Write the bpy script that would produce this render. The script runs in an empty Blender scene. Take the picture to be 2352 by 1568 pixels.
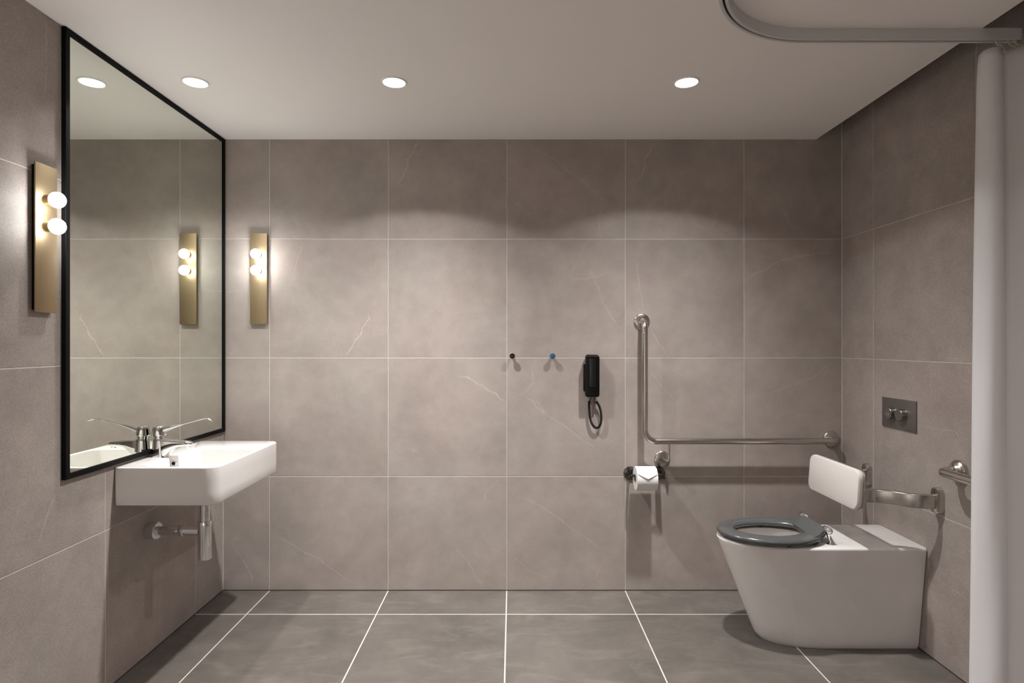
import bpy, bmesh, math, random
from mathutils import Vector, Matrix
random.seed(7)
PI = math.pi
scene = bpy.context.scene
COL = scene.collection

# ---------------------------------------------------------------- room metrics (metres; y = 0 at the rear wall, camera looks +y)
XL, XR, XC = -1.465, 1.668, 1.538        # left wall, right wall, right edge of the lowered ceiling
ZC = 2.283                               # ceiling underside
CAMY, CAMZ = -2.97, 1.252
YF = -4.1                                # wall behind the camera

# ---------------------------------------------------------------- helpers
def mesh_obj(name, bm, mat, parent=None, smooth=40):
    me = bpy.data.meshes.new(name)
    bmesh.ops.recalc_face_normals(bm, faces=bm.faces[:])
    bm.to_mesh(me); bm.free()
    for m in (mat if isinstance(mat, (list, tuple)) else [mat]):
        me.materials.append(m)
    if smooth:
        me.polygons.foreach_set('use_smooth', [True] * len(me.polygons))
        me.set_sharp_from_angle(angle=math.radians(smooth))
    o = bpy.data.objects.new(name, me)
    COL.objects.link(o)
    if parent is not None:
        o.parent = parent
    return o

def tag(o, label, cat, group=None):
    o['label'] = label; o['category'] = cat
    if group: o['group'] = group
    return o

def thing(name, label, cat, loc=(0, 0, 0), group=None):
    o = bpy.data.objects.new(name, None)
    COL.objects.link(o)
    o.location = loc
    o.empty_display_size = 0.05
    return tag(o, label, cat, group)

def structure(o):
    o['kind'] = 'structure'; return o

def V(*a): return Vector(a)

def box(bm, x0, x1, y0, y1, z0, z1, bev=0.0, seg=3):
    r = bmesh.ops.create_cube(bm, size=1.0)
    vs = r['verts']
    for v in vs:
        v.co = V(x0 + (v.co.x + .5) * (x1 - x0), y0 + (v.co.y + .5) * (y1 - y0), z0 + (v.co.z + .5) * (z1 - z0))
    if bev > 0:
        es = list({e for v in vs for e in v.link_edges})
        bmesh.ops.bevel(bm, geom=es, offset=bev, segments=seg, profile=.5, affect='EDGES', clamp_overlap=True)

def basis(axis):
    a = Vector(axis).normalized()
    u = a.orthogonal().normalized()
    return a, u, a.cross(u)

def lathe(bm, prof, origin, axis=(0, 0, 1), seg=40, cap=True):
    """prof: (radius, height) pairs revolved round axis through origin"""
    a, u, w = basis(axis); o = Vector(origin)
    rings = []
    for r, h in prof:
        if r < 1e-6:
            rings.append([bm.verts.new(o + a * h)])
        else:
            rings.append([bm.verts.new(o + a * h + (u * math.cos(2 * PI * i / seg) + w * math.sin(2 * PI * i / seg)) * r) for i in range(seg)])
    for A, B in zip(rings, rings[1:]):
        for i in range(seg):
            j = (i + 1) % seg
            if len(A) == 1 and len(B) > 1: bm.faces.new((A[0], B[i], B[j]))
            elif len(B) == 1 and len(A) > 1: bm.faces.new((A[i], A[j], B[0]))
            elif len(A) > 1: bm.faces.new((A[i], A[j], B[j], B[i]))
    if cap:
        if len(rings[0]) > 1: bm.faces.new(rings[0])
        if len(rings[-1]) > 1: bm.faces.new(rings[-1])

def loft(bm, rings, cap0=True, cap1=True, closed=True):
    R = [[bm.verts.new(p) for p in r] for r in rings]
    n = len(R[0])
    for A, B in zip(R, R[1:]):
        for i in range(n if closed else n - 1):
            j = (i + 1) % n
            bm.faces.new((A[i], A[j], B[j], B[i]))
    if cap0: bm.faces.new(R[0])
    if cap1: bm.faces.new(R[-1])
    return R

def fillet(pts, rad, n=8):
    """round the inner corners of a polyline; rad is a number or one per inner corner"""
    pts = [Vector(p) for p in pts]
    out = [pts[0]]
    for k in range(1, len(pts) - 1):
        r = rad[k - 1] if isinstance(rad, (list, tuple)) else rad
        p = pts[k]; a = (pts[k - 1] - p).normalized(); b = (pts[k + 1] - p).normalized()
        ang = a.angle(b); t = r / math.tan(ang / 2)
        c = p + (a + b).normalized() * (r / math.sin(ang / 2))
        s = p + a * t - c; e = p + b * t - c
        tot = s.angle(e); ax = s.cross(e).normalized()
        for i in range(n + 1):
            out.append(c + Matrix.Rotation(tot * i / n, 3, ax) @ s)
    out.append(pts[-1])
    return out

def tube(bm, pts, rad, seg=16, cap=True):
    """round tube along pts; rad number or list"""
    pts = [Vector(p) for p in pts]
    n = len(pts); rings = []
    T = []
    for i in range(n):
        t = (pts[min(i + 1, n - 1)] - pts[max(i - 1, 0)])
        T.append(t.normalized())
    u = T[0].orthogonal().normalized()
    for i in range(n):
        if i:
            q = T[i - 1].rotation_difference(T[i]); u = q @ u
        u = (u - T[i] * u.dot(T[i])).normalized()
        w = T[i].cross(u)
        r = rad[i] if isinstance(rad, (list, tuple)) else rad
        rings.append([pts[i] + (u * math.cos(2 * PI * k / seg) + w * math.sin(2 * PI * k / seg)) * r for k in range(seg)])
    loft(bm, rings, cap, cap)

def sweep(bm, pts, prof, up=(0, 0, 1), scale=None, cap=True):
    """2-D profile (side, up) carried along pts"""
    pts = [Vector(p) for p in pts]; up = Vector(up)
    n = len(pts); rings = []
    for i in range(n):
        d0 = (pts[i] - pts[i - 1]).normalized() if i else None
        d1 = (pts[i + 1] - pts[i]).normalized() if i < n - 1 else None
        t = (d0 or d1) if (d0 is None or d1 is None) else (d0 + d1).normalized()
        k = 1.0
        if d0 is not None and d1 is not None:
            k = 1 / max(.3, math.cos(d0.angle(d1) / 2))
        s = t.cross(up).normalized(); b = s.cross(t).normalized()
        sa, sb = scale[i] if scale else (1, 1)
        rings.append([pts[i] + s * (p[0] * k * sa) + b * (p[1] * sb) for p in prof])
    loft(bm, rings, cap, cap)

def rrect2(w, h, r, n=5):
    """rounded rectangle outline centred on 0"""
    out = []
    for cx, cy, a0 in ((w / 2 - r, h / 2 - r, 0), (-w / 2 + r, h / 2 - r, 90), (-w / 2 + r, -h / 2 + r, 180), (w / 2 - r, -h / 2 + r, 270)):
        for i in range(n + 1):
            a = math.radians(a0 + 90 * i / n)
            out.append((cx + r * math.cos(a), cy + r * math.sin(a)))
    return out

def catmull(pts, n=8):
    P = [Vector(p) for p in pts]
    P = [2 * P[0] - P[1]] + P + [2 * P[-1] - P[-2]]
    out = []
    for i in range(1, len(P) - 2):
        for k in range(n):
            t = k / n
            a, b, c, d = P[i - 1], P[i], P[i + 1], P[i + 2]
            out.append(.5 * ((2 * b) + (c - a) * t + (2 * a - 5 * b + 4 * c - d) * t * t + (3 * b - a - 3 * c + d) * t ** 3))
    out.append(P[-2])
    return out

# ---------------------------------------------------------------- materials
def S(c):  # sRGB 0-255 -> linear
    return tuple(((v / 255) / 12.92 if v / 255 <= .04045 else ((v / 255 + .055) / 1.055) ** 2.4) for v in c)

class NT:
    def __init__(s, name):
        s.mat = bpy.data.materials.new(name); s.mat.use_nodes = True
        s.t = s.mat.node_tree; s.n = s.t.nodes; s.n.clear()
        s.out = s.n.new('ShaderNodeOutputMaterial')
        s.b = s.n.new('ShaderNodeBsdfPrincipled')
        s.t.links.new(s.b.outputs[0], s.out.inputs[0])
    def link(s, a, b): s.t.links.new(a, b)
    def put(s, v, sock):
        if isinstance(v, bpy.types.NodeSocket): s.link(v, sock)
        else: sock.default_value = v
    def math(s, op, a, b=0.0, c=0.0, clamp=False):
        n = s.n.new('ShaderNodeMath'); n.operation = op; n.use_clamp = clamp
        for v, i in zip((a, b, c), n.inputs): s.put(v, i)
        return n.outputs[0]
    def noise(s, vec, scale, detail=3, rough=.5, dist=0):
        n = s.n.new('ShaderNodeTexNoise')
        s.put(vec, n.inputs['Vector'])
        n.inputs['Scale'].default_value = scale; n.inputs['Detail'].default_value = detail
        n.inputs['Roughness'].default_value = rough; n.inputs['Distortion'].default_value = dist
        return n.outputs['Fac']
    def rng(s, v, a, b, c, d, smooth=False):
        n = s.n.new('ShaderNodeMapRange')
        if smooth: n.interpolation_type = 'SMOOTHSTEP'
        s.put(v, n.inputs[0])
        for i, x in enumerate((a, b, c, d)): n.inputs[i + 1].default_value = x
        return n.outputs[0]
    def mix(s, f, a, b, mode='MIX'):
        n = s.n.new('ShaderNodeMix'); n.data_type = 'RGBA'; n.blend_type = mode
        s.put(f, n.inputs[0])
        for v, i in ((a, n.inputs[6]), (b, n.inputs[7])):
            if isinstance(v, bpy.types.NodeSocket): s.link(v, i)
            else: i.default_value = (*v[:3], 1)
        return n.outputs[2]
    def coord(s, kind='Object'):
        return s.n.new('ShaderNodeTexCoord').outputs[kind]
    def xyz(s, v):
        n = s.n.new('ShaderNodeSeparateXYZ'); s.link(v, n.inputs[0]); return n.outputs
    def bump(s, h, strength=.3, dist=.002):
        n = s.n.new('ShaderNodeBump'); n.inputs['Strength'].default_value = strength; n.inputs['Distance'].default_value = dist
        s.link(h, n.inputs['Height']); s.link(n.outputs[0], s.b.inputs['Normal'])
    def set(s, **k):
        for a, v in k.items(): s.put(v, s.b.inputs[a.replace('_', ' ')])
        return s

def plain(name, col, rough=.5, metal=0.0, spec=.5, coat=0.0, noise_amt=.04, noise_scale=60, bump=0.0):
    m = NT(name)
    c = m.coord(); f = m.noise(c, noise_scale, 3)
    k = m.rng(f, .3, .7, 1 - noise_amt, 1 + noise_amt)
    n = m.n.new('ShaderNodeVectorMath'); n.operation = 'SCALE'
    n.inputs[0].default_value = col[:3]; m.link(k, n.inputs['Scale'])
    m.link(n.outputs[0], m.b.inputs['Base Color'])
    m.set(Roughness=rough, Metallic=metal, Specular_IOR_Level=spec, Coat_Weight=coat)
    if bump: m.bump(f, bump, .001)
    return m.mat

def brushed(name, col, rough, stretch, amt=.05):
    """satin metal, grain drawn out along one axis (small number = long grain)"""
    m = NT(name)
    mp = m.n.new('ShaderNodeMapping'); m.link(m.coord(), mp.inputs[0]); mp.inputs['Scale'].default_value = stretch
    f = m.noise(mp.outputs[0], 1.0, 3, .6)
    k = m.rng(f, .3, .7, 1 - amt, 1 + amt)
    n = m.n.new('ShaderNodeVectorMath'); n.operation = 'SCALE'; n.inputs[0].default_value = col[:3]; m.link(k, n.inputs['Scale'])
    m.link(n.outputs[0], m.b.inputs['Base Color'])
    m.link(m.rng(f, .3, .7, rough - .02, rough + .02), m.b.inputs['Roughness'])
    m.set(Metallic=1.0)
    return m.mat

def emissive(name, col, strength):
    m = NT(name)
    m.set(Base_Color=(.8, .8, .8, 1), Emission_Color=(*col, 1), Emission_Strength=strength, Roughness=.3)
    return m.mat

def tile_mat(name, axes, off, base_lo, base_hi, grout, corner=None, cwidth=.004, base_shade=None, gw=.0034, speck=.25, streak=False, rough=.55, warm=None):
    """large stone-look tiles: 600 mm grid in two axes, pale joints, blotches, specks, inlaid veins (attribute 'vein')"""
    m = NT(name)
    c = m.coord(); p = m.xyz(c)
    masks = []; cells = []
    for ax, o in zip(axes, off):
        u = m.math('DIVIDE', m.math('SUBTRACT', p[ax], o), .6)
        fr = m.math('FRACT', u)
        d = m.math('MULTIPLY', m.math('MINIMUM', fr, m.math('SUBTRACT', 1.0, fr)), .6)
        masks.append(d); cells.append(m.math('FLOOR', u))
    if corner:
        for ax, v in corner:
            masks.append(m.math('SUBTRACT', m.math('ABSOLUTE', m.math('SUBTRACT', p[ax], v)), cwidth / 2 - gw / 2))
    d = masks[0]
    for q in masks[1:]: d = m.math('MINIMUM', d, q)
    g = m.rng(d, gw * .32, gw * .68, 1, 0)
    # per-tile offset of the stone pattern
    comb = m.n.new('ShaderNodeCombineXYZ')
    m.link(m.math('MULTIPLY', cells[0], 3.7), comb.inputs[0]); m.link(m.math('MULTIPLY', cells[1], 5.3), comb.inputs[1])
    add = m.n.new('ShaderNodeVectorMath'); m.link(c, add.inputs[0]); m.link(comb.outputs[0], add.inputs[1])
    tv = add.outputs[0]
    big = m.noise(tv, 3.2, 4, .62, .3)
    mid = m.noise(tv, 14, 3, .6)
    f = m.math('ADD', m.math('MULTIPLY', m.rng(big, .3, .7, 0, 1), .7), m.math('MULTIPLY', m.rng(mid, .3, .7, 0, 1), .3), clamp=True)
    col = m.mix(f, base_lo, base_hi)
    if warm:
        hue = m.noise(tv, 2.1, 2, .5)
        col = m.mix(m.rng(hue, .4, .65, 0, .6), col, m.mix(1.0, col, warm, 'MULTIPLY'))
    if streak:
        mp = m.n.new('ShaderNodeMapping'); m.link(tv, mp.inputs[0]); mp.inputs['Scale'].default_value = (5, 14, 5)
        st = m.noise(mp.outputs[0], 1.0, 5, .68, .8)
        col = m.mix(m.rng(st, .5, .74, 0, .42), col, tuple(x * 1.55 for x in base_hi))
    wn = m.n.new('ShaderNodeTexWhiteNoise'); wn.noise_dimensions = '3D'; m.link(comb.outputs[0], wn.inputs['Vector'])
    tone = m.rng(wn.outputs['Value'], 0, 1, .965, 1.035)
    fine = m.noise(c, 420, 1, .7)
    spk = m.math('MULTIPLY', m.rng(fine, .3, .7, 1 - speck, 1 + speck * .8), tone)
    dots = m.noise(c, 95, 1, .5)
    spk = m.math('MULTIPLY', spk, m.rng(dots, .74, .8, 1, .72))
    sc = m.n.new('ShaderNodeVectorMath'); sc.operation = 'SCALE'; m.link(col, sc.inputs[0]); m.link(spk, sc.inputs['Scale'])
    at = m.n.new('ShaderNodeAttribute'); at.attribute_name = 'vein'
    vf = m.math('MULTIPLY', at.outputs['Fac'], m.rng(m.noise(c, 38, 3, .6), .35, .6, .35, 1.0))
    col = m.mix(m.math('MULTIPLY', vf, .34, clamp=True), sc.outputs[0], tuple(x * 2.0 for x in base_hi))
    gcol = m.mix(m.rng(m.noise(c, 30, 2), .3, .7, 0, 1), tuple(x * .88 for x in grout), grout)
    col = m.mix(g, col, gcol)
    if base_shade:      # shade of the gap at the wall foot, painted as a dark line
        col = m.mix(m.rng(p[2], base_shade * .7, base_shade, 1, 0), col, S((62, 57, 54)))
    m.link(col, m.b.inputs['Base Color'])
    m.link(m.rng(fine, .3, .7, rough - .05, rough + .08), m.b.inputs['Roughness'])
    m.set(Specular_IOR_Level=.35)
    h = m.math('SUBTRACT', m.math('MULTIPLY', fine, .05), m.math('MULTIPLY', m.rng(d, gw * .3, gw * .8, 1, 0), 1.0))
    m.bump(h, .55, .0016)
    return m.mat

OX, OY, OZ = -.029, -.258, .579            # joint lines of the wall and floor grid
W_LO, W_HI, W_GR = S((149, 140, 134)), S((175, 165, 158)), S((202, 195, 189))
M = {}
WARM = (1.04, .98, .98)
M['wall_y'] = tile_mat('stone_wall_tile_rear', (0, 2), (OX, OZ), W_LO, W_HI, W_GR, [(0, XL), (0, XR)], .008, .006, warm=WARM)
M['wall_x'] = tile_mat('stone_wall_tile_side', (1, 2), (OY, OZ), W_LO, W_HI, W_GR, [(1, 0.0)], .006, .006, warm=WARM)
M['floor'] = tile_mat('stone_floor_tile', (0, 1), (OX, OY), S((85, 80, 75)), S((108, 101, 95)), S((214, 207, 199)), None, gw=.0052, speck=.2, streak=True, rough=.45)
M['paint'] = plain('ceiling_paint', S((244, 239, 235)), .9, spec=.2, noise_amt=.012, noise_scale=300, bump=.02)
M['ceramic'] = plain('glazed_ceramic', S((219, 215, 212)), .12, spec=.5, coat=.4, noise_amt=.01, noise_scale=8)
M['chrome'] = plain('chrome', (.78, .78, .79), .06, 1.0, noise_amt=.01)
M['dark_chrome'] = plain('dark_chrome', (.14, .132, .13), .07, 1.0, noise_amt=.03)
M['steel_x'] = brushed('brushed_steel', (.56, .53, .495), .26, (8, 60, 400), .01)
M['steel_r'] = brushed('satin_steel', (.60, .565, .53), .23, (260, 260, 260), .015)
M['brass'] = brushed('brushed_brass', S((172, 153, 122)), .5, (420, 420, 6), .06)
M['black'] = plain('black_powder_coat', (.004, .004, .004), .55, spec=.12, noise_amt=.1, noise_scale=400)
M['black_plastic'] = plain('black_plastic', (.0028, .0028, .0028), .36, spec=.22, noise_amt=.08, noise_scale=300)
M['blue_cap'] = plain('blue_lacquer', S((38, 88, 122)), .22, spec=.6, noise_amt=.06)
M['black_cap'] = plain('black_lacquer', S((26, 20, 19)), .22, spec=.6, noise_amt=.2)
M['seat'] = plain('grey_seat_plastic', S((79, 80, 80)), .2, spec=.5, coat=.2, noise_amt=.02)
M['pad'] = plain('white_pad_plastic', S((214, 208, 204)), .45, spec=.4, noise_amt=.015)
M['flush'] = plain('anthracite_metal', S((122, 116, 112)), .36, .6, noise_amt=.04, noise_scale=500)
M['flush_button'] = brushed('satin_anthracite', S((165, 161, 157)), .3, (300, 300, 300), .04)
M['mark'] = plain('engraved_mark', S((205, 203, 200)), .6, noise_amt=.02)
M['track'] = plain('white_track', S((205, 203, 204)), .5, noise_amt=.01)
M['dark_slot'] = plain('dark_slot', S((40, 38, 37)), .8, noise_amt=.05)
M['hook'] = plain('ivory_plastic', S((205, 199, 190)), .5, noise_amt=.02)
M['card'] = plain('grey_cardboard', S((150, 138, 125)), .85, noise_amt=.06)

def fabric():
    m = NT('curtain_fabric')
    c = m.coord(); p = m.xyz(c)
    w = m.n.new('ShaderNodeTexWave'); w.wave_type = 'BANDS'; w.bands_direction = 'Z'
    m.link(c, w.inputs[0]); w.inputs['Scale'].default_value = 160; w.inputs['Distortion'].default_value = 1.5
    f = m.math('ADD', m.math('MULTIPLY', w.outputs['Fac'], .4), m.math('MULTIPLY', m.noise(c, 220, 3), .6))
    k = m.rng(f, .2, .8, .96, 1.03)
    n = m.n.new('ShaderNodeVectorMath'); n.operation = 'SCALE'; n.inputs[0].default_value = S((243, 241, 242)); m.link(k, n.inputs['Scale'])
    m.link(n.outputs[0], m.b.inputs['Base Color'])
    m.set(Roughness=.85, Specular_IOR_Level=.2, Sheen_Weight=.15)
    m.bump(f, .15, .0006)
    tr = m.n.new('ShaderNodeBsdfTranslucent'); m.link(n.outputs[0], tr.inputs[0])
    mx = m.n.new('ShaderNodeMixShader'); mx.inputs[0].default_value = .3
    m.link(m.b.outputs[0], mx.inputs[1]); m.link(tr.outputs[0], mx.inputs[2]); m.link(mx.outputs[0], m.out.inputs[0])
    return m.mat
M['fabric'] = fabric()

def paper():
    m = NT('tissue_paper')
    c = m.coord(); f = m.noise(c, 330, 3, .6)
    m.link(m.mix(m.rng(f, .3, .7, 0, 1), S((220, 216, 216)), S((236, 233, 233))), m.b.inputs['Base Color'])
    m.set(Roughness=.95, Specular_IOR_Level=.1)
    m.bump(f, .5, .0012)
    return m.mat
M['paper'] = paper()

def mirror_glass():
    m = NT('mirror_silvering')
    f = m.noise(m.coord(), 3, 2)
    m.link(m.mix(m.rng(f, .3, .7, 0, 1), (.79, .82, .755), (.80, .83, .765)), m.b.inputs['Base Color'])
    m.set(Metallic=1.0, Roughness=.0)
    return m.mat
M['mirror'] = mirror_glass()
def opal_bulb():
    # opal glass over a front-facing lamp: the neck end by the socket gives off less light
    m = NT('opal_bulb')
    n = m.xyz(m.coord('Normal'))
    m.link(m.rng(m.math('MULTIPLY', n[1], -1.0), -.75, .35, 14.0, 80.0, True), m.b.inputs['Emission Strength'])
    m.set(Base_Color=(.8, .8, .8, 1), Emission_Color=(1.0, .995, .985, 1), Roughness=.3)
    return m.mat
M['bulb'] = opal_bulb()
M['black_satin'] = plain('black_satin_plastic', (.004, .004, .004), .3, spec=.6, noise_amt=.05)
M['diffuser'] = emissive('opal_diffuser', (1.0, .97, .94), 8.0)
VEINS_REAR = [
(0.8,((-0.461,2.288),(-0.488,2.252),(-0.500,2.221),(-0.533,2.179),(-0.530,2.150),(-0.547,2.111),(-0.587,2.044))),
(0.4,((-0.658,1.532),(-0.705,1.454),(-0.732,1.418))),
(1,((-0.732,1.418),(-0.724,1.379),(-0.760,1.328),(-0.768,1.296),(-0.799,1.265),(-0.807,1.237),(-0.850,1.182))),
(0.4,((-1.051,1.769),(-1.071,1.729),(-1.094,1.658),(-1.114,1.572))),
(0.5,((-0.185,1.824),(-0.207,1.788))),
(0.3,((-1.492,1.517),(-1.444,1.513),(-1.350,1.521),(-1.326,1.517))),
(0.5,((0.051,2.268),(0.106,2.237),(0.161,2.209),(0.208,2.182),(0.287,2.119),(0.381,2.060),(0.428,2.016),(0.444,1.981))),
(0.4,((0.302,2.091),(0.365,2.056),(0.413,2.012),(0.487,1.957),(0.523,1.973))),
(0.5,((0.487,1.957),(0.444,1.918),(0.432,1.879),(0.444,1.835),(0.428,1.792))),
(0.4,((-0.024,1.989),(0.027,1.957),(0.066,1.918),(0.114,1.887),(0.192,1.859))),
(0.7,((0.735,2.276),(0.704,2.245),(0.696,2.217),(0.664,2.174),(0.672,2.146),(0.653,2.103),(0.617,2.044))),
(0.35,((0.381,1.776),(0.342,1.690),(0.287,1.584))),
(0.5,((0.287,1.580),(0.365,1.576),(0.436,1.591),(0.483,1.611),(0.523,1.615))),
(0.5,((0.385,1.643),(0.405,1.595),(0.440,1.525),(0.460,1.454),(0.499,1.391),(0.550,1.316))),
(0.5,((0.629,1.682),(0.637,1.580),(0.649,1.501),(0.664,1.422))),
(0.7,((0.664,1.422),(0.704,1.312),(0.735,1.261),(0.767,1.218),(0.775,1.190))),
(0.3,((-0.119,2.024),(-0.154,1.910),(-0.178,1.855),(-0.205,1.792))),
(0.6,((-1.216,0.277),(-1.153,0.257),(-1.106,0.229),(-1.051,0.194),(-0.988,0.170),(-0.949,0.135),(-0.878,0.088),(-0.807,0.033))),
(0.4,((-1.460,0.245),(-1.421,0.261),(-1.350,0.265))),
(0.6,((-1.421,0.245),(-1.381,0.182),(-1.350,0.135),(-1.322,0.080),(-1.307,0.009))),
(0.3,((-0.626,0.761),(-0.563,0.733),(-0.469,0.701))),
(0.5,((-0.343,1.122),(-0.288,1.091))),
(1,((-0.288,1.091),(-0.256,1.079),(-0.229,1.083),(-0.178,1.048),(-0.154,1.040),(-0.126,1.016),(-0.083,0.997),(-0.059,0.969),(-0.032,0.953))),
(0.6,((0.003,0.973),(0.051,0.997),(0.082,1.024),(0.106,1.056),(0.098,1.134))),
(0.6,((0.051,0.997),(0.106,0.953),(0.121,0.930),(0.184,0.882),(0.263,0.835),(0.342,0.772),(0.428,0.721))),
(0.4,((0.098,0.993),(0.137,0.938),(0.177,0.890))),
(0.5,((0.059,0.469),(0.114,0.446),(0.177,0.406),(0.240,0.363),(0.295,0.316),(0.373,0.269),(0.428,0.225),(0.444,0.194))),
(0.5,((0.444,0.194),(0.491,0.162),(0.523,0.182))),
(0.5,((0.483,0.159),(0.452,0.131),(0.432,0.096),(0.424,0.064),(0.440,0.041))),
(0.4,((-0.024,0.194),(0.035,0.151),(0.082,0.103),(0.192,0.060))),
(0.5,((-0.056,0.572),(-0.130,0.505),(-0.154,0.426))),
(0.4,((0.570,0.446),(0.601,0.426),(0.633,0.371),(0.680,0.300),(0.712,0.198))),
(0.5,((-0.303,0.229),(-0.233,0.159),(-0.178,0.064),(-0.138,0.009))),
(0.35,((0.617,0.135),(0.712,0.170),(0.751,0.159))),
(0.4,((0.688,1.126),(0.743,1.048),(0.790,1.001),(0.853,0.930))),
(0.6,((1.176,1.568),(1.239,1.611),(1.278,1.623),(1.318,1.654),(1.381,1.674),(1.443,1.690),(1.561,1.709),(1.640,1.713))),
(0.35,((1.294,2.146),(1.333,2.012),(1.365,1.942))),
(0.6,((1.365,1.942),(1.396,1.871),(1.436,1.824),(1.455,1.784))),
(0.35,((1.042,1.934),(1.019,1.855),(0.995,1.792))),
(0.3,((1.324,1.088),(1.346,1.022),(1.361,0.906))),
(0.45,((1.295,0.993),(1.419,1.044),(1.514,1.074),(1.573,1.125),(1.624,1.161))),
]
VEINS_RIGHT = [
(0.35,((-0.226,1.613),(-0.152,1.555),(-0.061,1.442),(-0.027,1.358))),
(0.4,((-0.357,1.755),(-0.426,1.647))),
(0.4,((-0.456,1.616),(-0.524,1.535))),
(0.4,((-0.373,1.311),(-0.285,1.200))),
(0.5,((-0.319,1.179),(-0.341,1.117))),
(0.5,((-0.348,1.067),(-0.363,1.037),(-0.380,1.017))),
(0.4,((-0.476,0.888),(-0.488,0.871))),
(0.4,((-0.003,0.384),(-0.091,0.353),(-0.231,0.309))),
(0.4,((-0.628,0.331),(-0.835,0.312))),
(0.3,((-0.683,0.094),(-0.736,0.088))),
(0.4,((-0.579,0.917),(-0.665,0.914),(-0.763,0.922),(-0.791,0.862))),
]
VEINS_LEFT = [
(0.5,((-1.127,2.300),(-1.124,2.129),(-1.135,2.010))),
(0.6,((-1.086,0.770),(-1.121,0.711),(-1.155,0.632))),
(0.3,((-0.472,0.424),(-0.533,0.390),(-0.523,0.237),(-0.543,0.037))),
]
EXPOSURE = 0.14

# ---------------------------------------------------------------- room shell
def wall(name, mat, boxes, veins=(), plane=None, base_w=.005):
    bm = bmesh.new()
    lay = bm.verts.layers.float.new('vein')
    for b in boxes: box(bm, *b)
    bmesh.ops.recalc_face_normals(bm, faces=bm.faces[:])
    for iv, (s, pts) in enumerate(veins):
        off = .00008 + iv * .000005
        # each inlaid vein is a soft-edged wobbling ribbon lying in the tile face
        P = []
        for (a, b), (c, d) in zip(pts, pts[1:]):
            n = max(2, int(math.hypot(c - a, d - b) / .012))
            for k in range(n):
                t = k / n; P.append((a + (c - a) * t + random.uniform(-.002, .002), b + (d - b) * t + random.uniform(-.002, .002)))
        P.append(pts[-1])
        prev = None
        for k, (u, v) in enumerate(P):
            q = P[min(k + 1, len(P) - 1)]; r = P[max(k - 1, 0)]
            dx, dy = q[0] - r[0], q[1] - r[1]; L = math.hypot(dx, dy) or 1
            nx, ny = -dy / L, dx / L
            w = (.0025 + .0035 * s) * random.uniform(.6, 1.25)
            e = min(1, min(k, len(P) - 1 - k) / 3)
            row = []
            for o, st in ((-w, 0), (0, s * e), (w, 0)):
                z = min(v + ny * o, 2.6)
                vert = bm.verts.new(plane(u + nx * o, max(z, .008), off)); vert[lay] = st; row.append(vert)
            if prev:
                bm.faces.new((prev[0], prev[1], row[1], row[0])); bm.faces.new((prev[1], prev[2], row[2], row[1]))
            prev = row
    me = bpy.data.meshes.new(name); bm.to_mesh(me); bm.free()
    me.materials.append(mat)
    o = bpy.data.objects.new(name, me); COL.objects.link(o)
    return structure(o)

wall('floor', M['floor'], [(XL - .12, XR + .12, YF - .1, .12, -.1, 0)])
ZT = 2.62
wall('wall_rear', M['wall_y'], [(XL - .12, XR + .12, 0, .12, 0, ZT)], VEINS_REAR, lambda u, v, e: (u, -e, v))
wall('wall_left', M['wall_x'], [(XL - .12, XL, YF, 0, 0, ZT)], VEINS_LEFT, lambda u, v, e: (XL + e, u, v))
wall('wall_right', M['wall_x'], [(XR, XR + .12, YF, 0, 0, ZT)], VEINS_RIGHT, lambda u, v, e: (XR - e, u, v))
wall('wall_front', M['paint'], [(XL - .12, XR + .12, YF - .12, YF, 0, ZT)])  # unseen end wall, made white to bounce fill light into the room
# lowered ceiling, stopping short of the right wall so that a dark slot stays open above it
wall('ceiling', M['paint'], [(XL, XC, YF, 0, ZC, ZT - .12), (XL - .12, XR + .12, YF - .12, .12, ZT, ZT + .1)])

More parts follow.
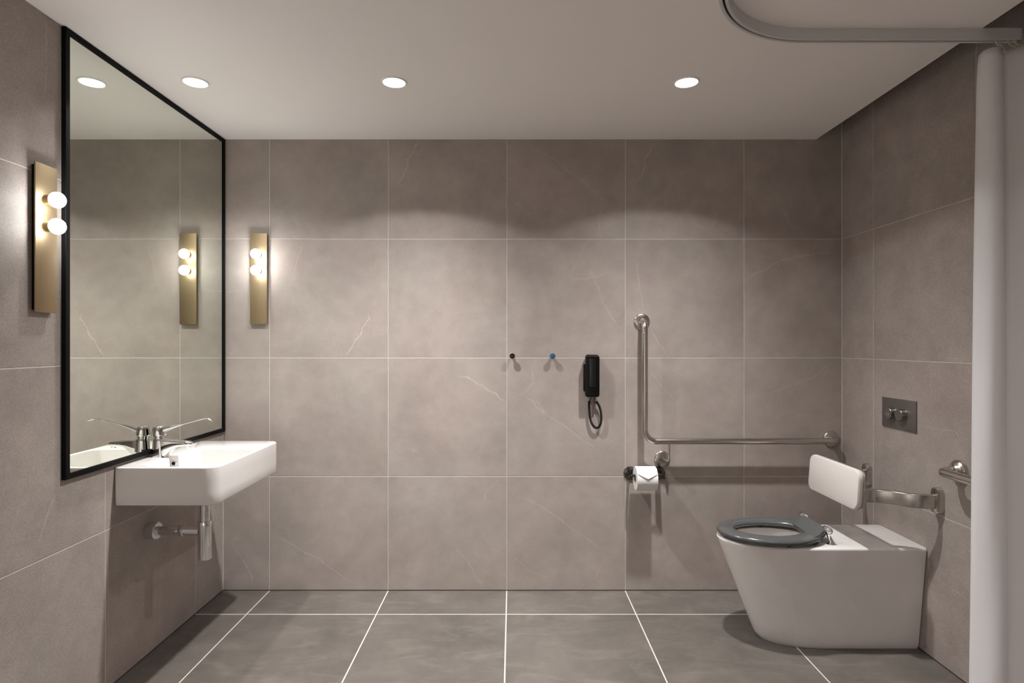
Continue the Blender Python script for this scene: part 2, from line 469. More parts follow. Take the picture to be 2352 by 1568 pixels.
# ---------------------------------------------------------------- recessed downlights, the last three added as unseen fill
def downlight(x, y, label, power=1.0):
    t = thing('recessed_downlight', label, 'ceiling light', (x, y, ZC), 'recessed downlights in the ceiling')
    bm = bmesh.new()
    lathe(bm, [(.0435, -.001), (.0435, -.004), (.0445, -.0050), (.0480, -.0040), (.0500, -.001), (.0500, 0), (.0435, 0)], (0, 0, 0), seg=48, cap=False)
    mesh_obj('trim_ring', bm, M['paint'], t)
    bm = bmesh.new()
    lathe(bm, [(.0434, 0), (.0434, -.0022), (.030, -.0028), (0, -.003)], (0, 0, 0), seg=48)
    mesh_obj('diffuser', bm, M['diffuser'], t)
    ld = bpy.data.lights.new('downlight_beam', 'SPOT')
    ld.energy = DOWN_W * power; ld.shadow_soft_size = .034; ld.spot_size = math.radians(128); ld.spot_blend = .12
    ld.color = (1.0, .99, .975)
    ld.use_nodes = True
    nt = ld.node_tree; nt.nodes.clear()
    o = nt.nodes.new('ShaderNodeOutputLight'); e = nt.nodes.new('ShaderNodeEmission')
    tc = nt.nodes.new('ShaderNodeTexCoord'); sx = nt.nodes.new('ShaderNodeSeparateXYZ')
    nt.links.new(tc.outputs['Normal'], sx.inputs[0])
    def mth(op, a, b):
        n = nt.nodes.new('ShaderNodeMath'); n.operation = op
        for v, i in zip((a, b), n.inputs):
            if isinstance(v, bpy.types.NodeSocket): nt.links.new(v, i)
            else: i.default_value = v
        return n.outputs[0]
    cz = mth('ABSOLUTE', sx.outputs[2], 0)
    core = nt.nodes.new('ShaderNodeMapRange'); core.interpolation_type = 'SMOOTHSTEP'
    nt.links.new(cz, core.inputs[0])
    for i, x in enumerate((.95, 1.0, 1.0, BEAM_CORE)): core.inputs[i + 1].default_value = x
    nt.links.new(mth('ADD', mth('MULTIPLY', mth('POWER', cz, BEAM_POW), core.outputs[0]), BEAM_FLOOR), e.inputs['Strength'])
    nt.links.new(e.outputs[0], o.inputs[0])
    l = bpy.data.objects.new('lamp', ld); COL.objects.link(l)
    l.parent = t; l.location = (0, 0, -.008)
DOWN_W, BEAM_POW, BEAM_FLOOR, BEAM_CORE = 285.0, 5.3, .02, .54
downlight(-1.251, -.654, 'round recessed ceiling downlight nearest the black-framed mirror, above the washbasin', .42)
downlight(-.467, -.654, 'round recessed ceiling downlight between the other two, above bare rear wall', 1.22)
downlight(.687, -.654, 'round recessed ceiling downlight above the L-shaped grab rail, nearest the curtain track', .85)
downlight(-.9, -3.45, 'added fill downlight out of view by the plain white wall, on the mirror side', 1.6)  # added behind the camera as fill, washes the white wall
downlight(-.25, -3.45, 'added fill downlight out of view by the plain white wall, second one from the left wall', .35)  # weaker fill lamp, also added behind the camera
downlight(1.12, -1.95, 'added fill downlight out of view inside the loop of the curtain track', .22)  # added out of view to brighten the near side of the curtain

# ---------------------------------------------------------------- mirror on the left wall
t = thing('wall_mirror', 'large floor-to-ceiling-height wall mirror with thin black frame above the washbasin', 'mirror', (XL, -.53, .807))
t['label'] = 'large rectangular wall mirror in a thin black frame above the white washbasin'
y0, y1, z0, z1 = -1.064, -.003, .807, ZC - .002
fw, xf = .0185, XL + .0143
bm = bmesh.new()
o4 = [(y0, z0), (y1, z0), (y1, z1), (y0, z1)]
i4 = [(y0 + fw, z0 + fw), (y1 - fw, z0 + fw), (y1 - fw, z1 - fw), (y0 + fw, z1 - fw)]
def fr(pts, x): return [bm.verts.new((x - XL, y + .53, z - .807)) for y, z in pts]
A, B, C2, D2, E2 = fr(o4, XL), fr(o4, xf - .0015), fr([(y + (.0015 if y == y0 else -.0015), z + (.0015 if z == z0 else -.0015)) for y, z in o4], xf), fr(i4, xf), fr(i4, XL + .006)
for P, Q in ((A, B), (B, C2), (C2, D2), (D2, E2)):
    for i in range(4):
        j = (i + 1) % 4; bm.faces.new((P[i], P[j], Q[j], Q[i]))
mesh_obj('mirror_frame', bm, M['black'], t, 30)['label'] = 'thin black frame'
bm = bmesh.new(); box(bm, .002, .0095, y0 + fw * .8 + .53, y1 - fw * .8 + .53, fw * .8, z1 - z0 - fw * .8)
mesh_obj('mirror_glass', bm, M['mirror'], t, 0)

# ---------------------------------------------------------------- brass sconces, two opal bulbs each
def make_sconce(label):
    t = thing('wall_sconce', label, 'wall light', group='brass wall sconces beside the mirror')
    bm = bmesh.new(); box(bm, -.0425, .0425, -.0165, -.0115, -.229, .229, .0006, 2)
    p = mesh_obj('backplate', bm, M['brass'], t, 30)
    bm = bmesh.new(); box(bm, -.036, .036, -.0117, 0, -.222, .222)
    mesh_obj('mounting_plate', bm, M['black'], t, 30)
    for z in (.121, .039):
        bm = bmesh.new(); lathe(bm, [(.0165, .0165), (.0165, .034), (.0155, .035), (0, .035)], (0, 0, z), (0, -1, 0), 32)
        s = mesh_obj('lamp_socket', bm, M['brass'], t)
        bm = bmesh.new()
        n = 16
        lathe(bm, [(.0245 * math.sin(PI * k / n), .0495 - .0225 * math.cos(PI * k / n)) for k in range(n + 1)], (0, 0, z), (0, -1, 0), 32)
        b = mesh_obj('bulb', bm, M['bulb'], s); b['label'] = 'glowing white opal bulb'
    return t
def copy_tree(o, parent=None):
    c = o.copy(); COL.objects.link(c)
    if parent is not None: c.parent = parent
    for ch in [x for x in COL.objects if x.parent == o]: copy_tree(ch, c)
    return c
sc1 = make_sconce('narrow brass wall sconce with two opal bulbs on the rear wall beside mirror')
sc1.location = (-1.278, 0, 1.576)
sc2 = copy_tree(sc1)
sc2.location = (XL, -1.145, 1.576); sc2.rotation_euler = (0, 0, PI / 2)
sc2['label'] = 'narrow brass wall sconce with two opal bulbs on the mirror wall, nearest the viewer'

# ---------------------------------------------------------------- washbasin
bx, by, bz = XL, -.518, .65
basin = thing('washbasin', 'white rectangular wall-hung ceramic washbasin under the mirror', 'washbasin', (bx, by, bz))
NOTY = (-.578, -.584, -.634, -.640)
def bloop(x0, x1, y0, y1, rb, rf, z, notch=0.0):
    P = []
    def arc(cx, cy, r, a0):
        for i in range(8):
            a = math.radians(a0 + 90 * i / 7); P.append((cx + r * math.cos(a) - bx, cy + r * math.sin(a) - by, z - bz))
    arc(x1 - rf, y1 - rf, rf, 0)
    arc(x0 + rb, y1 - rb, rb, 90)
    for k, yy in enumerate(NOTY):
        P.append((x0 - (notch if k in (1, 2) else 0) - bx, yy - by, z - bz))
    arc(x0 + rb, y0 + rb, rb, 180)
    arc(x1 - rf, y0 + rf, rf, 270)
    return P
bm = bmesh.new()
X0, X1, Y0, Y1, ZB, ZK = XL + .0005, -1.089, -.812, -.224, .651, .796
IX0, IX1, IY0, IY1 = -1.362, -1.107, -.796, -.432
rings = [bloop(X0, X1 - .016, Y0 + .012, Y1 - .012, .006, .034, ZB),
         bloop(X0, X1 - .005, Y0 + .004, Y1 - .004, .007, .043, ZB + .004),
         bloop(X0, X1 - .001, Y0 + .001, Y1 - .001, .008, .046, ZB + .012)]
rings += [bloop(X0, X1, Y0, Y1, .008, .047, z) for z in (.70, .75, ZK - .006)]
for k in range(1, 5):
    a = math.radians(90 * k / 4); i = .006 * (1 - math.cos(a))
    rings.append(bloop(X0, X1 - i, Y0 + i, Y1 - i, .008, .047 - i, ZK - .006 + .006 * math.sin(a)))
for k in range(0, 5):
    a = math.radians(90 * k / 4); i = .006 * math.sin(a)
    rings.append(bloop(IX0 - .006 + i, IX1 + .006 - i, IY0 - .006 + i, IY1 + .006 - i, .024, .040, ZK - .006 * (1 - math.cos(a)), .034))
rings += [bloop(IX0 + .003, IX1 - .003, IY0 + .003, IY1 - .003, .024, .04, .75, .034),
          bloop(IX0 + .008, IX1 - .008, IY0 + .008, IY1 - .008, .026, .04, .712, .030),
          bloop(IX0 + .02, IX1 - .02, IY0 + .02, IY1 - .02, .03, .04, .700, .01),
          bloop(IX0 + .045, IX1 - .045, IY0 + .045, IY1 - .045, .03, .03, .696, 0)]
loft(bm, rings)
mesh_obj('basin_body', bm, M['ceramic'], basin, 35)
bm = bmesh.new(); lathe(bm, [(.0068, -.001), (.0074, .0034), (.0100, .0038), (.0118, .0025), (.0118, -.002)], (-1.3785 - bx, -.5812 - by, .764 - bz), (.17, -1, 0), 32, cap=False)
ov = mesh_obj('overflow_ring', bm, M['chrome'], basin); ov['label'] = 'small chrome overflow ring'
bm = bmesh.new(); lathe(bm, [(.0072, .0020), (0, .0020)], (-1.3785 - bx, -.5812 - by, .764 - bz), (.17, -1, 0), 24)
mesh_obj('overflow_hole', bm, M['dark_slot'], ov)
bm = bmesh.new(); lathe(bm, [(.033, 0), (.033, .003), (.027, .006), (0, .007)], (-1.235 - bx, -.61 - by, .6955 - bz), (0, 0, 1), 32)
mesh_obj('drain_cap', bm, M['chrome'], basin)

# ---------------------------------------------------------------- chrome mixer tap
tx, ty, tz = -1.419, -.606, ZK
tap = thing('basin_mixer_tap', 'chrome lever mixer tap with long thin handle standing on washbasin', 'tap', (tx, ty, tz))
bm = bmesh.new()
def oval(x0, x1, hw, z, n=36, p=2.6):
    cx_, a = (x0 + x1) / 2, (x1 - x0) / 2
    return [(cx_ + a * math.copysign(abs(math.cos(2 * PI * k / n)) ** (2 / p), math.cos(2 * PI * k / n)), hw * math.copysign(abs(math.sin(2 * PI * k / n)) ** (2 / p), math.sin(2 * PI * k / n)), z) for k in range(n)]
loft(bm, [oval(-.0285, .030, .0265, 0), oval(-.0287, .0292, .0266, .002), oval(-.0272, .0255, .0252, .025), oval(-.0250, .0235, .0235, .055), oval(-.0240, .0228, .0225, .069), oval(-.0228, .0216, .0213, .0718), oval(-.0200, .019, .0185, .0725)])
secs = []
for x, zt, zb_, hw in ((.000, .0712, .0005, .0215), (.016, .0708, .0005, .0215), (.026, .0703, .0025, .0212), (.034, .0698, .009, .0205), (.042, .0692, .0185, .0198), (.052, .0684, .0275, .0190), (.066, .0672, .0350, .0180), (.084, .0656, .0390, .0170), (.104, .0638, .0412, .0162), (.117, .0624, .0422, .0154), (.124, .0608, .0432, .0138), (.1285, .0575, .0458, .0105), (.130, .0540, .0490, .005)):
    r = min(.0085, (zt - zb_) / 2 - .0002, hw - .0002)
    secs.append([(x, a, (zt + zb_) / 2 + c) for a, c in rrect2(2 * hw, zt - zb_, r, 5)])
loft(bm, secs)
mesh_obj('tap_body', bm, M['chrome'], tap, 50)
bm = bmesh.new(); lathe(bm, [(.009, 0), (.0105, .002), (.0105, .010)], (.113, 0, .0345), (0, 0, 1), 24)
mesh_obj('aerator', bm, M['chrome'], tap)
bm = bmesh.new(); lathe(bm, [(.0205, 0), (.0205, .0155)], (-.002, 0, .0705), (-.06, 0, 1), 36)
mesh_obj('collar', bm, M['chrome'], tap)
bm = bmesh.new(); lathe(bm, [(.0235, 0), (.0262, .003), (.0262, .007), (.0225, .030), (.0205, .0355), (.0165, .0385), (.008, .040), (0, .0402)], (-.003, 0, .085), (-.07, 0, 1), 40)
cap = mesh_obj('lever_handle', bm, M['chrome'], tap, 35)
bm = bmesh.new()
lp = catmull([(.010, 0, .106), (.030, 0, .113), (.055, 0, .1205), (.085, 0, .1285), (.13, 0, .1405), (.172, 0, .1515), (.185, 0, .1535), (.196, 0, .1515), (.206, 0, .1465), (.214, 0, .1455)], 5)
n = len(lp)
scl = []
for i in range(n):
    q = i / (n - 1)
    w = 1.0 - .55 * min(1, q / .35) + (.35 * max(0, (q - .8) / .2))
    h = (1.0 - q / .38) * .0105 + .0022 if q < .38 else .0022
    scl.append((.0125 * w, h))
sweep(bm, lp, [(math.cos(2 * PI * k / 16), math.sin(2 * PI * k / 16)) for k in range(16)], scale=scl)
mesh_obj('lever', bm, M['chrome'], cap, 60)

# ---------------------------------------------------------------- bottle trap below the basin
wx, wy = -1.236, -.612
trap = thing('bottle_trap', 'chrome bottle trap and waste pipe hanging below the washbasin', 'waste trap', (wx, wy, .384))
zz = lambda z: z - .384
bm = bmesh.new(); lathe(bm, [(0, 0), (.0215, 0), (.0245, .0025), (.0250, .006), (.0250, zz(.521)), (.0235, zz(.523)), (0, zz(.523))], (0, 0, 0), seg=40)
tb = mesh_obj('trap_body', bm, M['chrome'], trap, 35)
bm = bmesh.new(); lathe(bm, [(.0235, zz(.521)), (.0265, zz(.523)), (.0265, zz(.5365)), (.025, zz(.539)), (.020, zz(.5395))], (0, 0, 0), seg=40)
mesh_obj('slip_nut', bm, M['chrome'], trap, 35)
bm = bmesh.new(); lathe(bm, [(.0192, zz(.53)), (.0192, zz(.6505))], (0, 0, 0), seg=36)
mesh_obj('inlet_pipe', bm, M['chrome'], trap, 35)
zo = zz(.499)
bm = bmesh.new(); tube(bm, [(-.02, 0, zo), (-.1, 0, zo), (-.227, 0, zo)], .0178, 32)
op = mesh_obj('outlet_pipe', bm, M['chrome'], trap, 35)
bm = bmesh.new(); lathe(bm, [(.0198, .018), (.0198, .082), (.0215, .084), (.0215, .098), (.0205, .1), (.0178, .1)], (0, 0, zo), (-1, 0, 0), 36, cap=False)
mesh_obj('outlet_nut', bm, M['chrome'], trap, 35)
bm = bmesh.new(); lathe(bm, [(.0185, .188), (.0320, .188), (.0345, .1905), (.0345, .2288), (.0185, .2288)], (0, 0, zo), (-1, 0, 0), 48, cap=False)
mesh_obj('wall_flange', bm, M['chrome'], trap, 35)

# ---------------------------------------------------------------- robe hooks on the rear wall
def robe_hook(x, label, capmat, caplabel, nose):
    t = thing('robe_hook', label, 'robe hook', (x, 0, 1.1885), 'round robe hooks on the rear wall')
    bm = bmesh.new(); lathe(bm, [(.013, 0), (.013, .004), (.0075, .007), (.0072, .024), (.0150, .029), (.0158, .031), (.0158, .036), (.0148, .0375), (.0128, .0375)], (0, 0, 0), (0, -1, 0), 32)
    mesh_obj('knob_stem', bm, M['chrome'], t, 35)
    bm = bmesh.new(); lathe(bm, [(.0137, .0370), (.0137, .0383), (.0127, .0389), (0, .0391)], (0, 0, 0), (0, -1, 0), 32)
    mesh_obj('knob_face', bm, capmat, t, 35)['label'] = caplabel
robe_hook(-.001, 'small round robe hook with a black face, left of the blue one', M['black_cap'], 'glossy black face', 0)
robe_hook(.2005, 'small round robe hook with a blue face, between the black hook and telephone', M['blue_cap'], 'blue face', 0)
bpy.data.objects['robe_hook']['label'] = 'small round chrome robe hook with a black face on the rear wall'

# ---------------------------------------------------------------- wall telephone
px, pz = .398, 1.085
ph = thing('wall_telephone', 'black wall telephone with coiled cord hanging on the rear wall', 'telephone', (px, 0, pz))
bm = bmesh.new(); box(bm, -.041, .018, -.030, 0, -.074, .062, .003, 2)
mesh_obj('cradle', bm, M['black_plastic'], ph, 30)
bm = bmesh.new()
secs = []
for z, w, yf, yb in ((-.1005, .056, -.050, -.016), (-.098, .064, -.054, -.014), (-.092, .069, -.0575, -.013), (-.04, .069, -.0585, -.012), (.03, .069, -.0595, -.012), (.088, .0685, -.0605, -.012), (.0995, .067, -.0600, -.012), (.1085, .057, -.045, -.014), (.110, .053, -.041, -.018)):
    r = rrect2(w, yf * -1 + yb, .006, 3)
    secs.append([(.0005 + a, (yf + yb) / 2 + b, z) for a, b in r])
loft(bm, secs)
hs = mesh_obj('handset', bm, M['black_plastic'], ph, 28)
bm = bmesh.new()
pts = [(0, -.0585, -.05), (0, -.0612, -.02), (0, -.0630, .02), (0, -.0635, .06), (0, -.0622, .09)]
sweep(bm, catmull(pts, 5), [(-.0165, -.002), (-.0165, .001), (-.013, .0022), (.013, .0022), (.0165, .001), (.0165, -.002)], up=(0, -1, 0))
mesh_obj('handset_grip', bm, M['black_satin'], hs, 40)
bm = bmesh.new(); lathe(bm, [(.0011, 0), (.0009, .001), (0, .0012)], (.0, -.0655, .052), (0, -1, 0), 12)
mesh_obj('indicator_light', bm, plain('red_lens', S((120, 40, 34)), .3), hs)['label'] = 'tiny dark red lens'
# cord: two straight tails and a coiled loop
cy_ = -.020
loopc = [(-.012, cy_, -.124), (-.0125, cy_, -.142), (-.011, cy_, -.175), (-.008, cy_, -.205), (.001, cy_, -.236), (.016, cy_, -.2555), (.031, cy_, -.2575), (.043, cy_, -.243), (.049, cy_, -.215), (.046, cy_, -.175), (.036, cy_, -.143), (.024, cy_ - .002, -.126)]
C = catmull(loopc, 40)
seg = [0]
for a, b in zip(C, C[1:]): seg.append(seg[-1] + (b - a).length)
tot = seg[-1]; pitch = .0036; NP = int(tot / pitch * 9)
hel = []; j = 0
for i in range(NP + 1):
    s = tot * i / NP
    while j < len(seg) - 2 and seg[j + 1] < s: j += 1
    f = (s - seg[j]) / max(1e-9, seg[j + 1] - seg[j]); p = C[j].lerp(C[j + 1], f)
    tg = (C[min(j + 2, len(C) - 1)] - C[max(j - 1, 0)]).normalized()
    nn = tg.cross(V(0, 1, 0)).normalized(); a = 2 * PI * s / pitch
    hel.append(p + (nn * math.cos(a) + V(0, 1, 0) * math.sin(a)) * .0050)
bm = bmesh.new()
tube(bm, hel, .0016, 6)
tube(bm, catmull([(-.003, -.034, -.098), (-.007, -.033, -.112), (-.0105, cy_, -.127), (-.0125, cy_, -.135)], 5), .0017, 8)
tube(bm, catmull([(.010, -.036, -.098), (.0115, -.035, -.112), (.0125, cy_, -.128), (.017, cy_ - .003, -.133), (.025, cy_, -.128)], 5), .0017, 8)
mesh_obj('coiled_cord', bm, M['black_plastic'], ph, 60)['label'] = 'black coiled cord hanging in a loop'

# ---------------------------------------------------------------- L-shaped grab rail
gx, gz = .654, .768
gr = thing('grab_rail', 'L-shaped satin steel grab rail on the rear wall above the toilet', 'grab rail', (gx, 0, gz), 'steel grab rails around the toilet')
yo = -.072
bm = bmesh.new()
tube(bm, fillet([(0, 0, 1.362 - gz), (0, yo, 1.362 - gz), (0, yo, 0), (1.611 - gx, yo, 0), (1.611 - gx, 0, 0)], [.045, .058, .045], 10), .0152, 24)
mesh_obj('rail', bm, M['steel_r'], gr, 60)
def flange(loc, axis, r, parent, name='wall_flange'):
    bm = bmesh.new()
    lathe(bm, [(r, 0), (r, .003), (r * .985, .0055), (r * .93, .0085), (r * .8, .0105), (.0165, .0125), (0, .0125)], loc, axis, 48)
    return mesh_obj(name, bm, M['steel_r'], parent, 50)
flange((0, 0, 1.362 - gz), (0, -1, 0), .0405, gr)
flange((1.611 - gx, 0, 0), (0, -1, 0), .0405, gr)
flange((.757 - gx, 0, .668 - gz), (0, -1, 0), .0405, gr)
bm = bmesh.new()
tube(bm, fillet([(.775 - gx, yo, -.01), (.775 - gx, -.064, .662 - gz), (.762 - gx, -.010, .668 - gz)], .010, 8), .0046, 14)
mesh_obj('support_rod', bm, M['steel_r'], gr, 60)

# ---------------------------------------------------------------- toilet roll holder and roll
hz = .592
ho = thing('toilet_roll_holder', 'dark chrome toilet roll holder on the rear wall below the grab rail', 'toilet roll holder', (.665, 0, hz))
for sx in (-1, 1):
    bm = bmesh.new(); lathe(bm, [(.0185, 0), (.0185, .004), (.0175, .0075), (.0135, .0095), (.007, .011), (0, .011)], (sx * .070 + (.002 if sx > 0 else -.0), 0, .003), (0, -1, 0), 40)
    ro = mesh_obj('rosette', bm, M['dark_chrome'], ho, 45)
    for v in ro.data.vertices: v.co.x = sx * .0705 + (v.co.x - sx * .0705) * 1.8; v.co.z = .003 + (v.co.z - .003) * 1.85
bm = bmesh.new()
tube(bm, fillet([(-.076, -.008, .004), (-.076, -.098, .0120), (-.02, -.098, .0120)], .014, 8), .0062, 16)
tube(bm, [(-.03, -.098, .0120), (.075, -.098, .0120)], .0062, 16)
mesh_obj('holder_arm', bm, M['dark_chrome'], ho, 60)
bm = bmesh.new(); box(bm, .055, .0815, -.103, -.008, -.0035, .0185, .002, 2)
mesh_obj('holder_bracket', bm, M['dark_chrome'], ho, 30)
rl = thing('toilet_roll', 'white toilet paper roll with folded end hanging on the dark holder', 'toilet paper', (.6505, -.098, hz + .001))
rl.location.z = hz - .0009
R = .0575; HW = .0500
bm = bmesh.new()
lathe(bm, [(.0205, -HW), (R - .0015, -HW), (R, -HW + .0015), (R, HW - .0015), (R - .0015, HW), (.0205, HW), (.0205, -HW)], (0, 0, 0), (1, 0, 0), 64, cap=False)
pr = mesh_obj('paper_roll', bm, M['paper'], rl, 40)
bm = bmesh.new()
lathe(bm, [(.0195, -HW - .0003), (.0203, -HW - .0003), (.0203, HW + .0003), (.0195, HW + .0003), (.0195, -HW - .0003)], (0, 0, 0), (1, 0, 0), 40, cap=False)
mesh_obj('cardboard_core', bm, M['card'], rl, 40)
# end sheet wrapped over the front, its corners folded under into a point
bm = bmesh.new()
rows = []
NA, NX = 22, 24
for layer in (0, 1):
    g = []
    for i in range(NX + 1):
        u = -1 + 2 * i / NX
        aend = 10 + 21 * abs(u) ** 1.15 if True else 0
        col_ = []
        for k in range(NA + 1):
            q = k / NA; a = math.radians(130 + (aend - 130) * q)
            lift = .0006 + .0055 * max(0, (q - .62) / .38) ** 2 * (1 - .35 * abs(u)) + layer * -.0005
            rr = R + lift
            col_.append(bm.verts.new((u * (HW - .003), -math.cos(a) * rr, math.sin(a) * rr)))
        g.append(col_)
    rows.append(g)
for g in rows:
    for i in range(NX):
        for k in range(NA):
            bm.faces.new((g[i][k], g[i + 1][k], g[i + 1][k + 1], g[i][k + 1]))
for i in range(NX):
    bm.faces.new((rows[0][i][-1], rows[0][i + 1][-1], rows[1][i + 1][-1], rows[1][i][-1]))
mesh_obj('folded_end_sheet', bm, M['paper'], rl, 60)['label'] = 'end sheet folded to a point'

# ---------------------------------------------------------------- toilet pan with seat
cy = -.4545
wc = thing('toilet', 'white back-to-wall toilet pan with open dark grey seat', 'toilet', (1.27, cy, 0))
def pan_ring(xf, hw, a, z, xb=XR - .001, n=36, p=2.15, rb=.006):
    P = []
    for i in range(n + 1):
        t = math.radians(-90 + 180 * i / n); c, s = math.cos(t), math.sin(t)
        P.append((xf + a - a * abs(c) ** (2 / p) - 1.27, hw * math.copysign(abs(s) ** (2 / p), s), z))
    xs = xf + a
    for k in range(1, 8): P.append((xs + (xb - rb - xs) * k / 7 - 1.27, hw, z))
    P.append((xb - 1.27, hw - rb, z))
    for k in range(1, 6): P.append((xb - 1.27, (hw - rb) * (1 - 2 * k / 6), z))
    P.append((xb - 1.27, -hw + rb, z))
    for k in range(0, 7): P.append((xb - rb + (xs - xb + rb) * k / 7 - 1.27, -hw, z))
    return P
HT = .428
def lvl(z, e=0.0):
    f = min(1, max(0, z / HT))
    k = .010 * (1 - min(1, z / .03)) ** 2
    return pan_ring(1.043 - .165 * f + e + k, .113 + .0485 * f - e - k * .5, .25 + .05 * f - e, z, p=2.15)
rings = [lvl(z) for z in (0, .006, .015, .03, .08, .15, .22, .29, .35, .40, .418)]
for k in range(1, 6):
    a = math.radians(90 * k / 5)
    rings.append(lvl(.418 + .010 * math.sin(a), .010 * (1 - math.cos(a))))
top = rings[-1]
hx, ha, hb = 1.105 - 1.27, .165, .112
ang = [math.atan2(p[1] / hb, (p[0] - hx) / ha) for p in top]
def hole(sc, z, dx=0): return [(hx + dx + ha * sc * math.cos(a), hb * sc * math.sin(a), z) for a in ang]
rings += [hole(1.03, HT), hole(1.0, HT - .002), hole(.985, HT - .008), hole(.97, HT - .03), hole(.93, .36, .002), hole(.82, .31, .01), hole(.6, .26, .02), hole(.4, .22, .03), hole(.3, .20, .035)]
bm = bmesh.new(); loft(bm, rings)
mesh_obj('pan', bm, M['ceramic'], wc, 35)
# seat
sx0 = 1.1035 - 1.27
bm = bmesh.new()
NT_, NC = 72, 16
g = []
for i in range(NT_):
    a = 2 * PI * i / NT_; c, s = math.cos(a), math.sin(a)
    ox, oy = .2225 * c, .173 * s
    ix, iy = .144 * c - .004, .094 * s
    row = []
    for k in range(NC):
        b = 2 * PI * k / NC
        cb = math.copysign(abs(math.cos(b)) ** .85, math.cos(b)); sb = math.copysign(abs(math.sin(b)) ** .85, math.sin(b))
        f = (cb + 1) / 2
        row.append(bm.verts.new((sx0 + ix + (ox - ix) * f, iy + (oy - iy) * f, .4495 + .0150 * sb + .004 * max(0, c))))
    g.append(row)
for i in range(NT_):
    for k in range(NC):
        j, l = (i + 1) % NT_, (k + 1) % NC
        bm.faces.new((g[i][k], g[j][k], g[j][l], g[i][l]))
secs = []
for x, w, z0_, z1_, rr in ((1.225, .262, .447, .466, .006), (1.245, .248, .450, .4695, .006), (1.265, .224, .456, .477, .007), (1.280, .206, .463, .4855, .008), (1.291, .196, .469, .4915, .008), (1.2955, .186, .473, .488, .006)):
    secs.append([(x - 1.27, a, (z0_ + z1_) / 2 + b) for a, b in rrect2(w, z1_ - z0_, rr, 4)])
loft(bm, secs)
seat = mesh_obj('seat', bm, M['seat'], wc, 50); seat['label'] = 'dark grey open toilet seat'
for sy in (-1, 1):
    bm = bmesh.new()
    yb = sy * .094
    lathe(bm, [(0, -.014), (.0115, -.014), (.0125, -.0125), (.0125, .001), (.0142, .0018), (.0142, .024), (.0130, .0258), (0, .0262)], (.0250, yb, .4840), (0, sy, 0), 28)
    hp = catmull([(.0255, yb + sy * .014, .482), (.0275, yb + sy * .0135, .4690), (.0310, yb + sy * .013, .4560), (.0345, yb + sy * .0125, .4440), (.0365, yb + sy * .012, .4340), (.037, yb + sy * .012, .4284)], 5)
    nn_ = len(hp)
    tube(bm, hp, [(.0140 - .0058 * math.sin(PI * min(1, i / (nn_ * .8))) + .0005)  + .0020 * max(0, i / nn_ - .55) / .45 for i in range(nn_)], 22)
    lathe(bm, [(.0175, 0), (.0175, .002), (.0158, .0036), (0, .0037)], (.0372, yb + sy * .012, HT + .0001), (0, 0, 1), 28)
    mesh_obj('seat_hinge', bm, M['chrome'], wc, 50)['label'] = 'chrome hinge'
for x_, y_ in ((-.12, -.147), (-.12, .147), (.0, -.120), (0, .120)):
    bm = bmesh.new(); lathe(bm, [(.008, 0), (.011, .003), (.013, .009)], (x_ - .03, y_ * .93, HT + .0002), (0, 0, 1), 20)
    mesh_obj('seat_buffer', bm, M['seat'], seat)

# ---------------------------------------------------------------- backrest
br = thing('padded_back_support', 'white padded backrest on two curved flat steel arms above the toilet', 'back support', (XR, cy, .64))
def slab(bm, w, h, r, x0, x1, bev, lean, zc):
    secs = []
    for x, e in ((x0, bev), (x0 + bev * .3, bev * .3), (x0 + bev, 0), (x1 - bev, 0), (x1 - bev * .3, bev * .3), (x1, bev)):
        secs.append([(x + lean * b * (1), a, zc + b) for a, b in rrect2(w - 2 * e, h - 2 * e, r - e, 8)])
    loft(bm, secs)
bm = bmesh.new(); slab(bm, .385, .160, .036, 1.366 - XR, 1.390 - XR, .007, .075, .025)
mesh_obj('back_pad', bm, M['pad'], br, 40)
bm = bmesh.new(); slab(bm, .389, .164, .036, 1.389 - XR, 1.3975 - XR, .0025, .075, .025)
mesh_obj('back_plate', bm, M['steel_x'], br, 40)
for sy in (-1, 1):
    path = catmull([(1.3955 - XR, sy * .138, -.004), (1.43 - XR, sy * .140, -.004), (1.47 - XR, sy * .146, -.004), (1.515 - XR, sy * .172, -.004), (1.555 - XR, sy * .208, -.004), (1.59 - XR, sy * .225, -.004), (1.62 - XR, sy * .228, -.004), (1.655 - XR, sy * .228, -.004)], 6)
    bm = bmesh.new(); sweep(bm, path, rrect2(.021, .056, .006, 3))
    mesh_obj('support_arm', bm, M['steel_x'], br, 40)['label'] = 'curved flat steel arm'
    bm = bmesh.new()
    secs = []
    for x, e in ((0, 0), (-.019, 0), (-.0225, .0015), (-.024, .005)):
        secs.append([(x, sy * .228 + a, -.002 + b) for a, b in rrect2(.046 - 2 * e, .106 - 2 * e, .0229 - e, 10)])
    loft(bm, secs)
    mesh_obj('wall_mount', bm, M['steel_x'], br, 40)

# ---------------------------------------------------------------- short rail on the right wall
fy = 2.187 + CAMY
sr = thing('grab_rail', 'horizontal satin steel grab rail on the right wall, half hidden behind the curtain', 'grab rail', (XR, fy, .775), 'steel grab rails around the toilet')
y2 = -.222
bm = bmesh.new()
tube(bm, fillet([(0, 0, 0), (-.078, 0, 0), (-.078, y2, 0), (0, y2, 0)], .034, 12), .0162, 24)
mesh_obj('rail', bm, M['steel_r'], sr, 60)
for q in (0, y2):
    bm = bmesh.new()
    lathe(bm, [(.043, 0), (.043, .004), (.042, .009), (.038, .015), (.030, .021), (.022, .026), (.018, .033), (.0175, .036), (0, .036)], (0, q, 0), (-1, 0, 0), 48)
    mesh_obj('wall_flange', bm, M['steel_r'], sr, 50)

